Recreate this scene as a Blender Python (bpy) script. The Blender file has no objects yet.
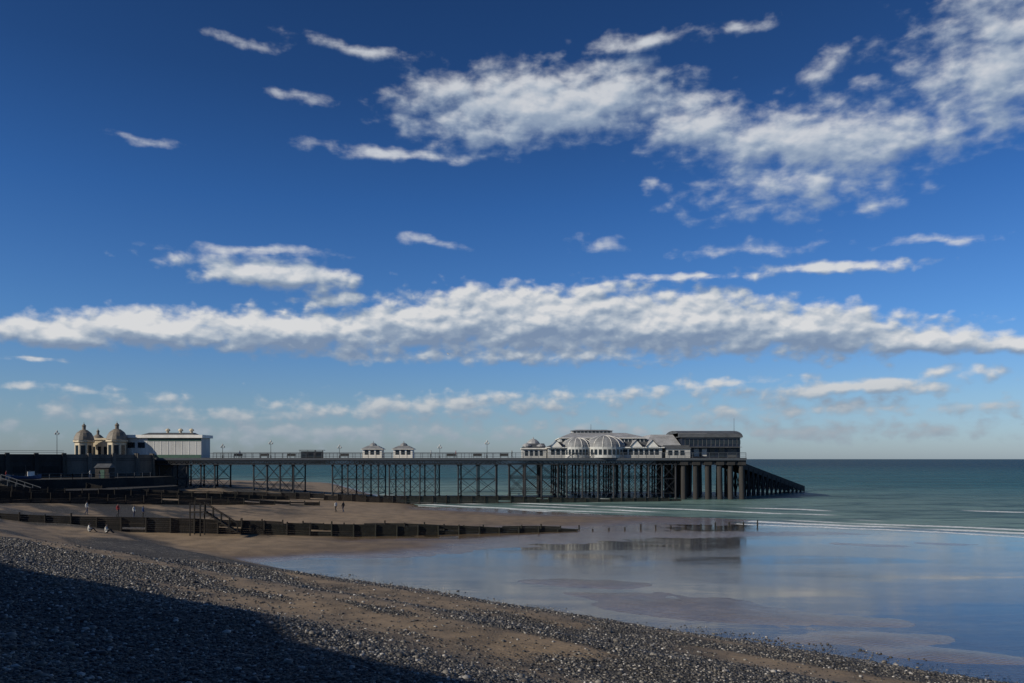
import bpy, math, random
import numpy as np
from mathutils import Vector, Matrix
random.seed(7); rng=np.random.default_rng(7)
scene=bpy.context.scene
FP=796.0; H=9.0
SUN_EL=math.radians(27)
sd=Vector((-0.88,-0.47,0)).normalized()
SUN=Vector((sd.x*math.cos(SUN_EL),sd.y*math.cos(SUN_EL),math.sin(SUN_EL)))
def ex(u,Y=177.): return (u-512)*Y/FP
def ez(v,Y=177.): return H+(459-v)*Y/FP
TC=40.9   # shoreline constant (metres)

# ---------------------------------------------------------------- node helpers
class NT:
    def __init__(s,nt): s.nt=nt
    def n(s,t,**k):
        o=s.nt.nodes.new(t)
        for a,b in k.items(): setattr(o,a,b)
        return o
    def put(s,sock,v):
        if v is None: return
        if hasattr(v,'is_linked'): s.nt.links.new(v,sock)
        else: sock.default_value=v
    def m(s,op,a,b=None,c=None,clamp=False):
        o=s.n('ShaderNodeMath',operation=op); o.use_clamp=clamp
        s.put(o.inputs[0],a); s.put(o.inputs[1],b); s.put(o.inputs[2],c); return o.outputs[0]
    def v(s,op,a,b=None,sc=None):
        o=s.n('ShaderNodeVectorMath',operation=op)
        s.put(o.inputs[0],a); s.put(o.inputs[1],b)
        if sc is not None: s.put(o.inputs['Scale'],sc)
        return o.outputs['Value'] if op in('DOT_PRODUCT','LENGTH') else o.outputs[0]
    def sm(s,x,a,b,lo=0.,hi=1.,t='SMOOTHSTEP'):
        o=s.n('ShaderNodeMapRange',interpolation_type=t)
        s.put(o.inputs[0],x);s.put(o.inputs[1],a);s.put(o.inputs[2],b);s.put(o.inputs[3],lo);s.put(o.inputs[4],hi); return o.outputs[0]
    def noise(s,vec,scale,detail=4,rough=.55,col=False,dist=0.):
        o=s.n('ShaderNodeTexNoise'); s.put(o.inputs['Vector'],vec); o.inputs['Scale'].default_value=scale
        o.inputs['Detail'].default_value=detail;o.inputs['Roughness'].default_value=rough;o.inputs['Distortion'].default_value=dist
        return o.outputs[1] if col else o.outputs[0]
    def vor(s,vec,scale,smooth=None,dims='3D'):
        o=s.n('ShaderNodeTexVoronoi',feature='SMOOTH_F1' if smooth else 'F1',voronoi_dimensions=dims); s.put(o.inputs['Vector'],vec); o.inputs['Scale'].default_value=scale
        if smooth: o.inputs['Smoothness'].default_value=smooth
        return o
    def attr(s,name): return s.n('ShaderNodeAttribute',attribute_name=name).outputs['Fac']
    def mix(s,f,a,b,bt='MIX'):
        o=s.n('ShaderNodeMix',data_type='RGBA',blend_type=bt)
        s.put(o.inputs[0],f);s.put(o.inputs[6],a);s.put(o.inputs[7],b); return o.outputs[2]
    def ramp(s,f,pts,interp='LINEAR'):
        o=s.n('ShaderNodeValToRGB'); s.put(o.inputs[0],f); e=o.color_ramp.elements; o.color_ramp.interpolation=interp
        while len(e)<len(pts): e.new(.5)
        for i,(p,c) in enumerate(pts): e[i].position=p; e[i].color=(*c,1)
        return o.outputs[0]
    def xyz(s,x,y,z=0.):
        o=s.n('ShaderNodeCombineXYZ'); s.put(o.inputs[0],x);s.put(o.inputs[1],y);s.put(o.inputs[2],z); return o.outputs[0]
def c4(c): return (c[0],c[1],c[2],1)

MATS={}
def mat(name,col,rough=.7,var=.3,scale=1.5,bump=.0,metal=0.,streak=False):
    if name in MATS: return MATS[name]
    m=bpy.data.materials.new(name); m.use_nodes=True; nt=m.node_tree; N=NT(nt)
    p=nt.nodes['Principled BSDF']
    tc=N.n('ShaderNodeTexCoord').outputs['Object']
    vec=tc
    if streak: vec=N.v('MULTIPLY',tc,(1,1,.15))
    n1=N.noise(vec,scale,5,.65); n2=N.noise(tc,scale*9,2,.6)
    f=N.m('ADD',N.m('MULTIPLY',n1,.7),N.m('MULTIPLY',n2,.3))
    f=N.sm(f,.32,.68)
    lo=tuple(c*(1-var) for c in col); hi=tuple(min(1,c*(1+var*.6)) for c in col)
    N.put(p.inputs['Base Color'],N.mix(f,c4(lo),c4(hi)))
    p.inputs['Roughness'].default_value=rough; p.inputs['Metallic'].default_value=metal
    if bump>0:
        b=N.n('ShaderNodeBump'); b.inputs['Strength'].default_value=.6; b.inputs['Distance'].default_value=bump
        N.put(b.inputs['Height'],f); N.put(p.inputs['Normal'],b.outputs[0])
    MATS[name]=m; return m
iron=mat('dark_painted_iron',(.018,.020,.024),.6,.4,1.2)
timber=mat('weathered_timber',(.018,.015,.012),.9,.5,1.0,.04,streak=True)
weed=mat('weedy_timber',(.014,.015,.010),.85,.4,2.0,.03)
deckm=mat('deck_planks',(.10,.085,.07),.8,.3,2)
concrete=mat('sea_wall_concrete',(.04,.036,.032),.9,.5,.3,.05,streak=True)
concl=mat('pale_stone',(.13,.115,.095),.9,.5,.35,.05,streak=True)
concdark=mat('stained_concrete',(.022,.021,.018),.9,.5,.4,.05)
pilem=mat('concrete_pile',(.032,.030,.028),.85,.4,.8,.03,streak=True)
cream=mat('cream_paint',(.60,.51,.36),.7,.3,.6,streak=True)
white=mat('white_paint',(.80,.77,.69),.6,.2,.7,streak=True)
offw=mat('painted_boards',(.48,.48,.45),.65,.25,.6,streak=True)
greyroof=mat('grey_roof',(.33,.33,.325),.6,.35,.5)
midroof=mat('zinc_roof',(.21,.215,.215),.6,.35,.6)
lead=mat('lead_dome',(.20,.17,.13),.6,.4,1.2)
slate=mat('slate_roof',(.08,.085,.087),.6,.35,.8)
green=mat('green_trim',(.04,.10,.07),.6,.2,1)
navy=mat('navy_cladding',(.015,.022,.038),.45,.3,.5)
glass=mat('window_glass',(.02,.03,.04),.1,.2,1)
railm=mat('railing_paint',(.07,.08,.09),.5,.2,2)
brick=mat('cliff_earth',(.12,.10,.07),.95,.5,.15,.3)

class MB:
    def __init__(s): s.v=[];s.f=[];s.mi=[];s.mats=[]
    def _m(s,m):
        if m not in s.mats: s.mats.append(m)
        return s.mats.index(m)
    def add(s,vs,fs,m):
        b=len(s.v); s.v+= [tuple(v) for v in vs]; k=s._m(m)
        for f in fs: s.f.append(tuple(b+i for i in f)); s.mi.append(k)
    def box(s,x0,x1,y0,y1,z0,z1,m):
        s.hexa([(x0,y0,z0),(x1,y0,z0),(x1,y1,z0),(x0,y1,z0),(x0,y0,z1),(x1,y0,z1),(x1,y1,z1),(x0,y1,z1)],m)
    def hexa(s,v,m):
        s.add(v,[(3,2,1,0),(4,5,6,7),(0,1,5,4),(1,2,6,5),(2,3,7,6),(3,0,4,7)],m)
    def frus(s,a,b,m):
        s.hexa([(a[0],a[2],a[4]),(a[1],a[2],a[4]),(a[1],a[3],a[4]),(a[0],a[3],a[4]),(b[0],b[2],b[4]),(b[1],b[2],b[4]),(b[1],b[3],b[4]),(b[0],b[3],b[4])],m)
    def cyl(s,p,q,r0,r1=None,n=8,m=None):
        r1=r0 if r1 is None else r1
        p=Vector(p);q=Vector(q);d=(q-p).normalized()
        a=Vector((0,0,1)) if abs(d.z)<.9 else Vector((1,0,0))
        u=d.cross(a).normalized(); w=d.cross(u)
        vs=[]
        for c,r in((p,r0),(q,r1)):
            for i in range(n):
                t=2*math.pi*(i+.5)/n; vs.append(c+u*math.cos(t)*r+w*math.sin(t)*r)
        fs=[(i,(i+1)%n,n+(i+1)%n,n+i) for i in range(n)]+[tuple(range(n-1,-1,-1)),tuple(range(n,2*n))]
        s.add(vs,fs,m)
    def beam(s,p,q,w,m): s.cyl(p,q,w*.7071,None,4,m)
    def lathe(s,c,prof,m,n=16,a0=0,a1=2*math.pi):
        full=abs(a1-a0-2*math.pi)<1e-6; k=n if full else n+1
        vs=[(c[0]+r*math.cos(a0+(a1-a0)*i/n),c[1]+r*math.sin(a0+(a1-a0)*i/n),c[2]+z) for r,z in prof for i in range(k)]
        fs=[]
        for j in range(len(prof)-1):
            for i in range(n):
                i2=(i+1)%k if full else i+1
                fs.append((j*k+i,j*k+i2,(j+1)*k+i2,(j+1)*k+i))
        s.add(vs,fs,m)
    def obj(s,name,parent=None,smooth=False):
        me=bpy.data.meshes.new(name); me.from_pydata(s.v,[],s.f)
        for m in s.mats: me.materials.append(m)
        me.polygons.foreach_set('material_index',s.mi)
        if smooth: me.polygons.foreach_set('use_smooth',[True]*len(s.f))
        me.update(); o=bpy.data.objects.new(name,me); scene.collection.objects.link(o)
        if parent: o.parent=parent
        return o
def empty(name):
    o=bpy.data.objects.new(name,None); scene.collection.objects.link(o); o.empty_display_size=1; return o

# ---------------------------------------------------------------- terrain function (numpy)
def vnoise(x,y,seed=0):
    xi=np.floor(x).astype(np.int64); yi=np.floor(y).astype(np.int64); fx=x-xi; fy=y-yi
    fx=fx*fx*(3-2*fx); fy=fy*fy*(3-2*fy)
    def h(a,b):
        n=(a*374761393+b*668265263+seed*1442695041)&0x7fffffff
        n=((n^(n>>13))*1274126177)&0x7fffffff
        return ((n^(n>>16))&0xffff)/65535.
    return (h(xi,yi)*(1-fx)+h(xi+1,yi)*fx)*(1-fy)+(h(xi,yi+1)*(1-fx)+h(xi+1,yi+1)*fx)*fy
def fbm(x,y,o=4,seed=0):
    a=.5;r=0
    for i in range(o): r=r+a*vnoise(x*2**i+17*i,y*2**i-9*i,seed+i); a*=.5
    return r/(1-.5**o)-.5
def ss(x,a,b):
    t=np.clip((x-a)/(b-a),0,1); return t*t*(3-2*t)
BARS=[]
def wp(u,v): Y=H*FP/(v-459.); return ((u-512)*Y/FP,Y)
for u,v,ru,rv,rot,hh in [(690,606,120,9,-8,.07),(775,621,140,9,-6,.085),(855,641,110,9,-6,.08),(575,582,90,6,-5,.075),
        (960,657,90,8,-8,.075),(610,594,80,4,-5,.065),(330,548,170,8,4,.22),(430,541,170,5,2,.10),(640,534,130,5,0,.06),(480,521,190,9,-4,.25),(330,515,160,10,-4,.4),(660,519,110,4,0,.09),(800,534,110,3,0,.05),(900,545,90,3,0,.04)]:
    X,Y=wp(u,v); BARS.append((X,Y,ru*Y/FP,rv*Y*Y/(H*FP),math.radians(rot),hh))
def gz(X,Y):
    X=np.asarray(X,float);Y=np.asarray(Y,float)
    t=(TC-.70*X-.82*Y)/1.078 + 2.2*fbm(X/14.,Y/14.,3,3)
    q=.57*X+.82*Y; al=-.82*X+.57*Y
    flat=-.038+.075*fbm(al/11.,q/3.2,5,9)+.05*fbm(al/34.,q/11.,2,19)+.030*fbm(al/2.5,q/.8,3,29)
    wx=X+5*fbm(X/7.,Y/7.,3,71); wy=Y+4*fbm(X/7.,Y/7.,3,72)
    for (bx,by,rx,ry,ro,hh) in BARS:
        dx=wx-bx;dy=wy-by
        cx=dx*math.cos(ro)+dy*math.sin(ro); cy=-dx*math.sin(ro)+dy*math.cos(ro)
        flat=flat+hh*np.exp(-((cx/rx)**2+(cy/ry)**2)*1.6)
    deep=np.clip(q-116,0,None)*.028
    z=flat-np.minimum(deep,4)
    tt=np.clip(t,0,None)
    sh=.165*tt+.22*np.sin(tt*.55)*ss(tt,1,6)+.3*fbm(X/5.,Y/5.,4,21)*ss(tt,0,5)
    sh=np.minimum(sh,6.8)
    lf=np.clip((-18-X)*.052,0,2.7)*ss(Y,60,92)
    return z+sh+lf
def gz1(x,y): return float(gz(np.array([x]),np.array([y]))[0])
def sandpatch(X,Y):
    t=(TC-.70*X-.82*Y)/1.078; al=-.82*X+.57*Y
    p=fbm(al/16.,t/3.6,4,40)
    return ss(p,-.01,.09)*ss(t,27,18)*.9

ang=np.concatenate([np.arange(-50,50,.22),np.arange(50,310,2.)]); ang=np.radians(ang)
rad=[2.]
while rad[-1]<25000: rad.append(rad[-1]*(1.013 if rad[-1]<260 else 1.15))
rad=np.array(rad); A,R=np.meshgrid(ang,rad)
GX=(R*np.sin(A)); GY=(R*np.cos(A)); GZ=gz(GX,GY)
na=len(ang); nr=len(rad)
verts=np.stack([GX.ravel(),GY.ravel(),GZ.ravel()],1)
verts=np.vstack([verts,[[0,0,gz1(0,0)]]])
ii,jj=np.meshgrid(np.arange(nr-1),np.arange(na),indexing='ij'); j2=(jj+1)%na
quads=np.stack([ii*na+jj,ii*na+j2,(ii+1)*na+j2,(ii+1)*na+jj],-1).reshape(-1,4)[:,::-1]
def npmesh(name,verts,faces):
    me=bpy.data.meshes.new(name); k=faces.shape[1]
    me.vertices.add(len(verts)); me.vertices.foreach_set('co',verts.astype(np.float32).ravel())
    me.loops.add(faces.size); me.loops.foreach_set('vertex_index',faces.astype(np.int32).ravel())
    me.polygons.add(len(faces)); me.polygons.foreach_set('loop_start',np.arange(0,faces.size,k,dtype=np.int32))
    me.polygons.foreach_set('loop_total',np.full(len(faces),k,dtype=np.int32))
    me.update(calc_edges=True); me.validate(); return me
me=npmesh('ground',verts,quads)
me.polygons.foreach_set('use_smooth',[True]*len(me.polygons))
at=me.attributes.new('patch','FLOAT','POINT'); at.data.foreach_set('value',sandpatch(verts[:,0],verts[:,1]).astype(np.float32))
ground=bpy.data.objects.new('ground',me); scene.collection.objects.link(ground)

gm=bpy.data.materials.new('beach_sand_and_shingle'); gm.use_nodes=True; N=NT(gm.node_tree); P=gm.node_tree.nodes['Principled BSDF']
pos=N.n('ShaderNodeNewGeometry').outputs['Position']
sp=N.n('ShaderNodeSeparateXYZ'); N.put(sp.inputs[0],pos); pz=sp.outputs[2]
t=N.m('ADD',N.v('DOT_PRODUCT',pos,(-.649,-.761,0)),TC/1.078)
nbig=N.noise(pos,.09,4,.6); nmed=N.noise(pos,.5,4,.6); nfine=N.noise(pos,6,4,.65)
t2=N.m('ADD',t,N.m('MULTIPLY',N.m('SUBTRACT',N.noise(pos,.16,5,.65),.5),8))
shm=N.sm(t2,-.2,2.2)
hi_=N.sm(N.m('ADD',pz,N.m('MULTIPLY',N.m('SUBTRACT',nbig,.5),1.6)),.75,1.35)
shm=N.m('MAXIMUM',shm,hi_)
shm2=N.m('MULTIPLY',shm,N.m('SUBTRACT',1,N.m('MULTIPLY',N.attr('patch'),N.sm(nmed,.3,.6,.65,1.))))
vo=N.vor(pos,11); vo2=N.vor(pos,3.)
sc=N.n('ShaderNodeSeparateColor'); N.put(sc.inputs[0],vo.outputs['Color'])
sc2=N.n('ShaderNodeSeparateColor'); N.put(sc2.inputs[0],vo2.outputs['Color'])
vmix=N.m('ADD',N.m('MULTIPLY',sc.outputs[0],.65),N.m('MULTIPLY',sc2.outputs[0],.35))
peb=N.ramp(vmix,[(0,(.013,.013,.014)),(.45,(.042,.040,.038)),(.7,(.085,.078,.068)),(.86,(.145,.132,.115)),(1,(.36,.34,.31))])
peb=N.mix(N.m('MULTIPLY',N.sm(N.noise(pos,.22,4,.6),.4,.65),.5),peb,(.026,.023,.020,1))
peb=N.mix(N.m('MULTIPLY',N.sm(t,6,-12),.6),peb,(.018,.017,.014,1))
sand_d=N.mix(N.sm(nmed,.35,.65),(.21,.15,.088,1),(.32,.23,.138,1))
sand_w=N.mix(N.sm(nmed,.35,.65),(.13,.092,.056,1),(.20,.142,.086,1))
wet=N.sm(N.m('ADD',pz,N.m('MULTIPLY',N.m('SUBTRACT',nbig,.5),.4)),.05,.5,1,0)
sand=N.mix(wet,sand_d,sand_w)
sand=N.mix(N.m('MULTIPLY',N.sm(nfine,.3,.7),.35),sand,(.06,.05,.04,1))
N.put(P.inputs['Base Color'],N.mix(shm2,sand,peb))
wv=N.n('ShaderNodeTexWave'); wm=N.n('ShaderNodeMapping'); N.put(wm.inputs[0],pos); wm.inputs['Rotation'].default_value=(0,0,math.radians(35))
N.put(wv.inputs['Vector'],wm.outputs[0]); wv.inputs['Scale'].default_value=1.1; wv.inputs['Distortion'].default_value=6; wv.inputs['Detail'].default_value=3; wv.bands_direction='Y'
ns_=N.m('SUBTRACT',1,shm2)
hh=N.m('ADD',N.m('MULTIPLY',N.m('SUBTRACT',1,vo.outputs['Distance']),shm2),N.m('MULTIPLY',wv.outputs['Fac'],N.m('MULTIPLY',ns_,.10)))
hh=N.m('ADD',hh,N.m('MULTIPLY',nfine,N.sm(shm2,0,1,.08,.25)))
b=N.n('ShaderNodeBump'); b.inputs['Strength'].default_value=.9; b.inputs['Distance'].default_value=.07; N.put(b.inputs['Height'],hh); N.put(P.inputs['Normal'],b.outputs[0])
rg=N.m('MULTIPLY',N.sm(pz,.0,.22,1,0),ns_); N.put(P.inputs['Roughness'],N.sm(rg,0,1,.85,.16,'LINEAR'))
ground.data.materials.append(gm)

# ---------------------------------------------------------------- sea
mb=MB()
rs=[0,30,60,90,120,160,220,320,600,1500,5000,15000,45000]
vs=[(0,0,0)];fs=[];ns=72
for r in rs[1:]:
    for i in range(ns): vs.append((r*math.sin(2*math.pi*i/ns),r*math.cos(2*math.pi*i/ns),0))
for i in range(ns): fs.append((0,1+(i+1)%ns,1+i))
for k in range(len(rs)-2):
    for i in range(ns): fs.append((1+k*ns+i,1+k*ns+(i+1)%ns,1+(k+1)*ns+(i+1)%ns,1+(k+1)*ns+i))
sm_=bpy.data.materials.new('sea_water'); sm_.use_nodes=True; nt=sm_.node_tree; nt.nodes.clear(); N=NT(nt)
pos=N.n('ShaderNodeNewGeometry').outputs['Position']
q=N.v('DOT_PRODUCT',pos,(.571,.821,0))
qn=N.m('ADD',q,N.m('MULTIPLY',N.m('SUBTRACT',N.noise(pos,.045,4,.6),.5),14))
deep=N.sm(qn,107,119)
off=N.sm(q,118,330)
rm=N.n('ShaderNodeMapping'); N.put(rm.inputs[0],pos); rm.inputs['Rotation'].default_value=(0,0,math.radians(33)); rm.inputs['Scale'].default_value=(.3,1,1)
big=N.noise(rm.outputs[0],.02,4,.6)
w1=N.noise(rm.outputs[0],.3,5,.62); w2=N.noise(rm.outputs[0],1.6,4,.6); w3=N.noise(rm.outputs[0],.05,4,.55)
col=N.mix(off,(.205,.300,.255,1),(.028,.128,.145,1))
col=N.mix(N.sm(q,240,1300),col,(.006,.038,.074,1))
col=N.mix(N.m('MULTIPLY',N.sm(big,.4,.65),.35),col,(.014,.065,.085,1))
wcol=N.m('ADD',N.m('MULTIPLY',w1,.6),N.m('MULTIPLY',w3,.4))
col=N.mix(N.m('MULTIPLY',N.sm(wcol,.47,.58),.72),col,(.018,.058,.064,1))
hgt=N.m('ADD',N.m('MULTIPLY',w1,1.5),N.m('ADD',N.m('MULTIPLY',w2,.35),N.m('MULTIPLY',w3,3.)))
bs=N.n('ShaderNodeBump'); N.put(bs.inputs['Strength'],N.sm(qn,105,126,.012,1.)); bs.inputs['Distance'].default_value=.6; N.put(bs.inputs['Height'],hgt)
rip=N.noise(rm.outputs[0],5.,3,.6); patchr=N.sm(N.noise(rm.outputs[0],.12,4,.6),.40,.62)
hs=N.m('MULTIPLY',rip,N.m('ADD',.2,N.m('MULTIPLY',patchr,1.3)))
b2=N.n('ShaderNodeBump'); b2.inputs['Strength'].default_value=.3; b2.inputs['Distance'].default_value=.018; N.put(b2.inputs['Height'],hs); N.put(b2.inputs['Normal'],bs.outputs[0])
fr=N.n('ShaderNodeFresnel'); fr.inputs['IOR'].default_value=1.33; N.put(fr.inputs['Normal'],b2.outputs[0])
facr=N.m('MINIMUM',fr.outputs[0],N.sm(deep,0,1,.60,.17,'LINEAR'))
gl=N.n('ShaderNodeBsdfGlossy'); gl.inputs['Color'].default_value=(.92,.89,.84,1)
N.put(gl.inputs['Roughness'],N.m('ADD',N.sm(deep,0,1,.03,.2),N.m('MULTIPLY',patchr,.10))); N.put(gl.inputs['Normal'],b2.outputs[0])
tr=N.n('ShaderNodeBsdfTransparent'); tr.inputs['Color'].default_value=(.93,.92,.89,1)
df=N.n('ShaderNodeBsdfDiffuse'); N.put(df.inputs['Color'],col); N.put(df.inputs['Normal'],bs.outputs[0])
mx=N.n('ShaderNodeMixShader'); N.put(mx.inputs[0],N.m('MULTIPLY',deep,.95)); N.put(mx.inputs[1],tr.outputs[0]); N.put(mx.inputs[2],df.outputs[0])
mx2=N.n('ShaderNodeMixShader'); N.put(mx2.inputs[0],facr); N.put(mx2.inputs[1],mx.outputs[0]); N.put(mx2.inputs[2],gl.outputs[0])
along=N.v('DOT_PRODUCT',pos,(-.821,.571,0))
fo=None
wobb=N.m('MULTIPLY',N.m('SUBTRACT',N.noise(pos,1.2,3,.6),.5),2.2)
for q0,wd,sd_,th in [(114,1.5,0,.38),(119.5,1.3,31,.42),(126,1.5,77,.45),(108.5,.8,50,.45),(134,1.3,90,.48),(145,1.5,13,.50),(160,1.6,23,.52)]:
    nz=N.n('ShaderNodeTexNoise'); N.put(nz.inputs['Vector'],N.xyz(N.m('MULTIPLY',along,.03),float(sd_),0.)); nz.inputs['Scale'].default_value=1.; nz.inputs['Detail'].default_value=3
    sc_=N.n('ShaderNodeSeparateColor'); N.put(sc_.inputs[0],nz.outputs[1])
    wob=N.m('ADD',N.m('MULTIPLY',N.m('SUBTRACT',sc_.outputs[0],.5),14),wobb)
    d=N.m('ABSOLUTE',N.m('SUBTRACT',N.m('ADD',q,wob),float(q0)))
    line=N.sm(d,wd*.2,wd*1.3,1,0)
    on=N.sm(sc_.outputs[1],th-.03,th+.05)
    l=N.m('MULTIPLY',line,on); fo=l if fo is None else N.m('MAXIMUM',fo,l)
fo=N.m('MULTIPLY',fo,N.sm(N.noise(pos,2.5,3,.7),.35,.55,.45,1.))
fd=N.n('ShaderNodeBsdfDiffuse'); fd.inputs['Color'].default_value=(.84,.85,.84,1)
mx3=N.n('ShaderNodeMixShader'); N.put(mx3.inputs[0],N.m('MULTIPLY',fo,.95)); N.put(mx3.inputs[1],mx2.outputs[0]); N.put(mx3.inputs[2],fd.outputs[0])
out=N.n('ShaderNodeOutputMaterial'); N.put(out.inputs[0],mx3.outputs[0])
mb.add(vs,fs,sm_); sea=mb.obj('sea')

# ---------------------------------------------------------------- pebbles (one mesh)
phi=(1+5**.5)/2
ico=np.array([(-1,phi,0),(1,phi,0),(-1,-phi,0),(1,-phi,0),(0,-1,phi),(0,1,phi),(0,-1,-phi),(0,1,-phi),(phi,0,-1),(phi,0,1),(-phi,0,-1),(-phi,0,1)])/math.sqrt(1+phi*phi)
icf=np.array([(0,11,5),(0,5,1),(0,1,7),(0,7,10),(0,10,11),(1,5,9),(5,11,4),(11,10,2),(10,7,6),(7,1,8),(3,9,4),(3,4,2),(3,2,6),(3,6,8),(3,8,9),(4,9,5),(2,4,11),(6,2,10),(8,6,7),(9,8,1)])
n0=130000
Yp=7.5+rng.random(n0)**1.25*55
Xp=(rng.random(n0)*1.5-.75)*Yp
tp=(TC-.70*Xp-.82*Yp)/1.078
dens=np.clip(1-sandpatch(Xp,Yp)*1.0,.06,1)*ss(tp+4*fbm(Xp/6,Yp/6,3,2),-1.,2.)
keep=(rng.random(n0)<dens)&(tp>-1.5); Xp=Xp[keep];Yp=Yp[keep]; n=len(Xp)
sz=.016+.034*rng.random(n)**3+.0007*Yp
sz*=np.where(rng.random(n)<.02,2.0,1)
S=np.stack([sz*rng.uniform(.9,1.5,n),sz*rng.uniform(.7,1.1,n),sz*rng.uniform(.45,.8,n)],1)
th=rng.random(n)*6.283
V=ico[None]*S[:,None,:]*rng.uniform(.85,1.12,(n,12,1))
cx=np.cos(th)[:,None];sx=np.sin(th)[:,None]
VX=V[...,0]*cx-V[...,1]*sx; VY=V[...,0]*sx+V[...,1]*cx
Zp=gz(Xp,Yp)+S[:,2]*.35
VV=np.stack([VX+Xp[:,None],VY+Yp[:,None],V[...,2]+Zp[:,None]],-1).reshape(-1,3)
FF=(icf[None]+np.arange(n)[:,None,None]*12).reshape(-1,3)
me=npmesh('pebbles',VV,FF); me.polygons.foreach_set('use_smooth',[True]*len(me.polygons))
at=me.attributes.new('tone','FLOAT','POINT'); at.data.foreach_set('value',np.repeat(rng.random(n),12).astype(np.float32))
pb=bpy.data.materials.new('flint_pebbles'); pb.use_nodes=True; N=NT(pb.node_tree); P=pb.node_tree.nodes['Principled BSDF']
N.put(P.inputs['Base Color'],N.ramp(N.attr('tone'),[(0,(.016,.016,.018)),(.4,(.050,.048,.046)),(.72,(.11,.10,.086)),(.92,(.21,.195,.17)),(1,(.50,.48,.45))])); P.inputs['Roughness'].default_value=.6
me.materials.append(pb); po=bpy.data.objects.new('pebbles',me); scene.collection.objects.link(po)

# ---------------------------------------------------------------- groynes
def groyne(name,p0,p1,z0,z1,gap=2.4,plank=True,curve=0.,seed=0):
    r=random.Random(seed); g=empty(name); L=math.hypot(p1[0]-p0[0],p1[1]-p0[1]); n=int(L/gap)
    d=((p1[0]-p0[0])/L,(p1[1]-p0[1])/L); nn=(-d[1],d[0])
    posts=MB(); pl=MB()
    def tz(f): return z0+(z1-z0)*(f**curve if curve else f)+.10*math.sin(f*17+seed)
    for i in range(n+1):
        f=i/n; x=p0[0]+d[0]*L*f; y=p0[1]+d[1]*L*f; g0=gz1(x,y); top=tz(f)+r.uniform(-.05,.35)
        posts.cyl((x-nn[0]*.18,y-nn[1]*.18,min(g0,top)-.8),(x-nn[0]*.18+r.uniform(-.06,.06),y-nn[1]*.18,top),.11,.09,6,timber if f<.6 else weed)
        if plank and i<n:
            f2=(i+1)/n; x2=p0[0]+d[0]*L*f2; y2=p0[1]+d[1]*L*f2
            g1=min(g0,gz1(x2,y2))-.4; t0=tz(f);t1=tz(f2); k=max(1,int((t0-g1)/.22)); skip=r.random()<.10
            for j in range(k):
                a=t0-.22*j; b_=t1-.22*j
                if r.random()<.03 or (j==0 and skip): continue
                w=.05+r.uniform(0,.04)
                pl.hexa([(x-nn[0]*w,y-nn[1]*w,a-.20),(x2-nn[0]*w,y2-nn[1]*w,b_-.20),(x2+nn[0]*w,y2+nn[1]*w,b_-.20),(x+nn[0]*w,y+nn[1]*w,a-.20),
                         (x-nn[0]*w,y-nn[1]*w,a),(x2-nn[0]*w,y2-nn[1]*w,b_),(x2+nn[0]*w,y2+nn[1]*w,b_),(x+nn[0]*w,y+nn[1]*w,a)],timber if f<.5 else weed)
    posts.obj('posts',g)
    if plank: pl.obj('planks',g)
    return g
groyne('groyne',(-66,80),(8,98.5),4.5,.35,2.4,True,.75,1)
groyne('groyne',(-78,110),(-33,136),4.9,1.6,2.4,True,0,2)
groyne('groyne',(-78,146),(36,170),4.6,.6,2.6,True,.5,3)
groyne('groyne',(-40,95.5),(8.5,101.2),1.7,.3,2.4,True,0,5)
groyne('groyne',(10,99),(33,107.5),.35,.45,2.1,False,0,4)
groyne('groyne',(-82,126),(-42,150),4.7,2.0,2.4,True,0,8)
st=empty('beach_steps'); mb=MB()
bx,by=-31.5,86.8
for side in(0,1.3):
    xa,za,xb,zb=-1.9,3.3,1.6,1.1
    mb.beam((bx+xa+side*.3,by-side,za),(bx+xb+side*.3,by-side,zb),.13,timber)
    mb.beam((bx+xa+side*.3,by-side,za+.95),(bx+xb+side*.3,by-side,zb+.95),.08,timber)
    for j in range(5):
        f=j/4; mb.beam((bx+xa+(xb-xa)*f+side*.3,by-side,za+(zb-za)*f),(bx+xa+(xb-xa)*f+side*.3,by-side,za+(zb-za)*f+.95),.08,timber)
for j in range(11):
    f=j/10; x=bx-1.9+3.5*f; z=3.3-2.2*f; mb.box(x-.14,x+.25,by-1.35,by+.05,z-.03,z+.03,timber)
mb.box(bx-3.2,bx-1.9,by-1.3,by,3.22,3.32,timber)
for x in(-3.1,-2.):
    for y in(-1.25,-.05): mb.beam((bx+x,by+y,gz1(bx+x,by+y)-.3),(bx+x,by+y,4.3),.11,timber)
mb.beam((bx-3.1,by-1.25,4.25),(bx-2.,by-1.25,4.25),.08,timber)
mb.obj('steps_frame',st)

# ---------------------------------------------------------------- sea wall and promenade
def extr(name,pts,z0,z1,m,par=None,batter=0,m2=None):
    b=MB(); n=len(pts); cx=sum(p[0] for p in pts)/n; cy=sum(p[1] for p in pts)/n
    lo=[(x+(x-cx)*batter,y+(y-cy)*batter,z0) for x,y in pts]; hi=[(x,y,z1) for x,y in pts]
    b.add(lo+hi,[(i,(i+1)%n,n+(i+1)%n,n+i) for i in range(n)],m); b.add(hi,[tuple(range(n))],m2 or m)
    return b.obj(name,par)
sw=empty('sea_wall')
extr('upper_wall',[(-150,120),(-104,146),(-90,160),(-80,170),(-79.5,176),(-79.5,196),(-170,230),(-240,190)],-1,9.1,concrete,sw)
extr('lower_apron',[(-150,104),(-98,128),(-80,146),(-73,162),(-73,172),(-85,178),(-240,190)],-1,5.3,concdark,sw,.02)
extr('toe_slab',[(-150,92),(-92,118),(-70,142),(-67,160),(-74,172),(-240,190)],-1,3.6,concdark,sw,.02)
mb=MB()
wallp=[(-150,120),(-104,146),(-90,160),(-80,170),(-79.5,176)]
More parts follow.
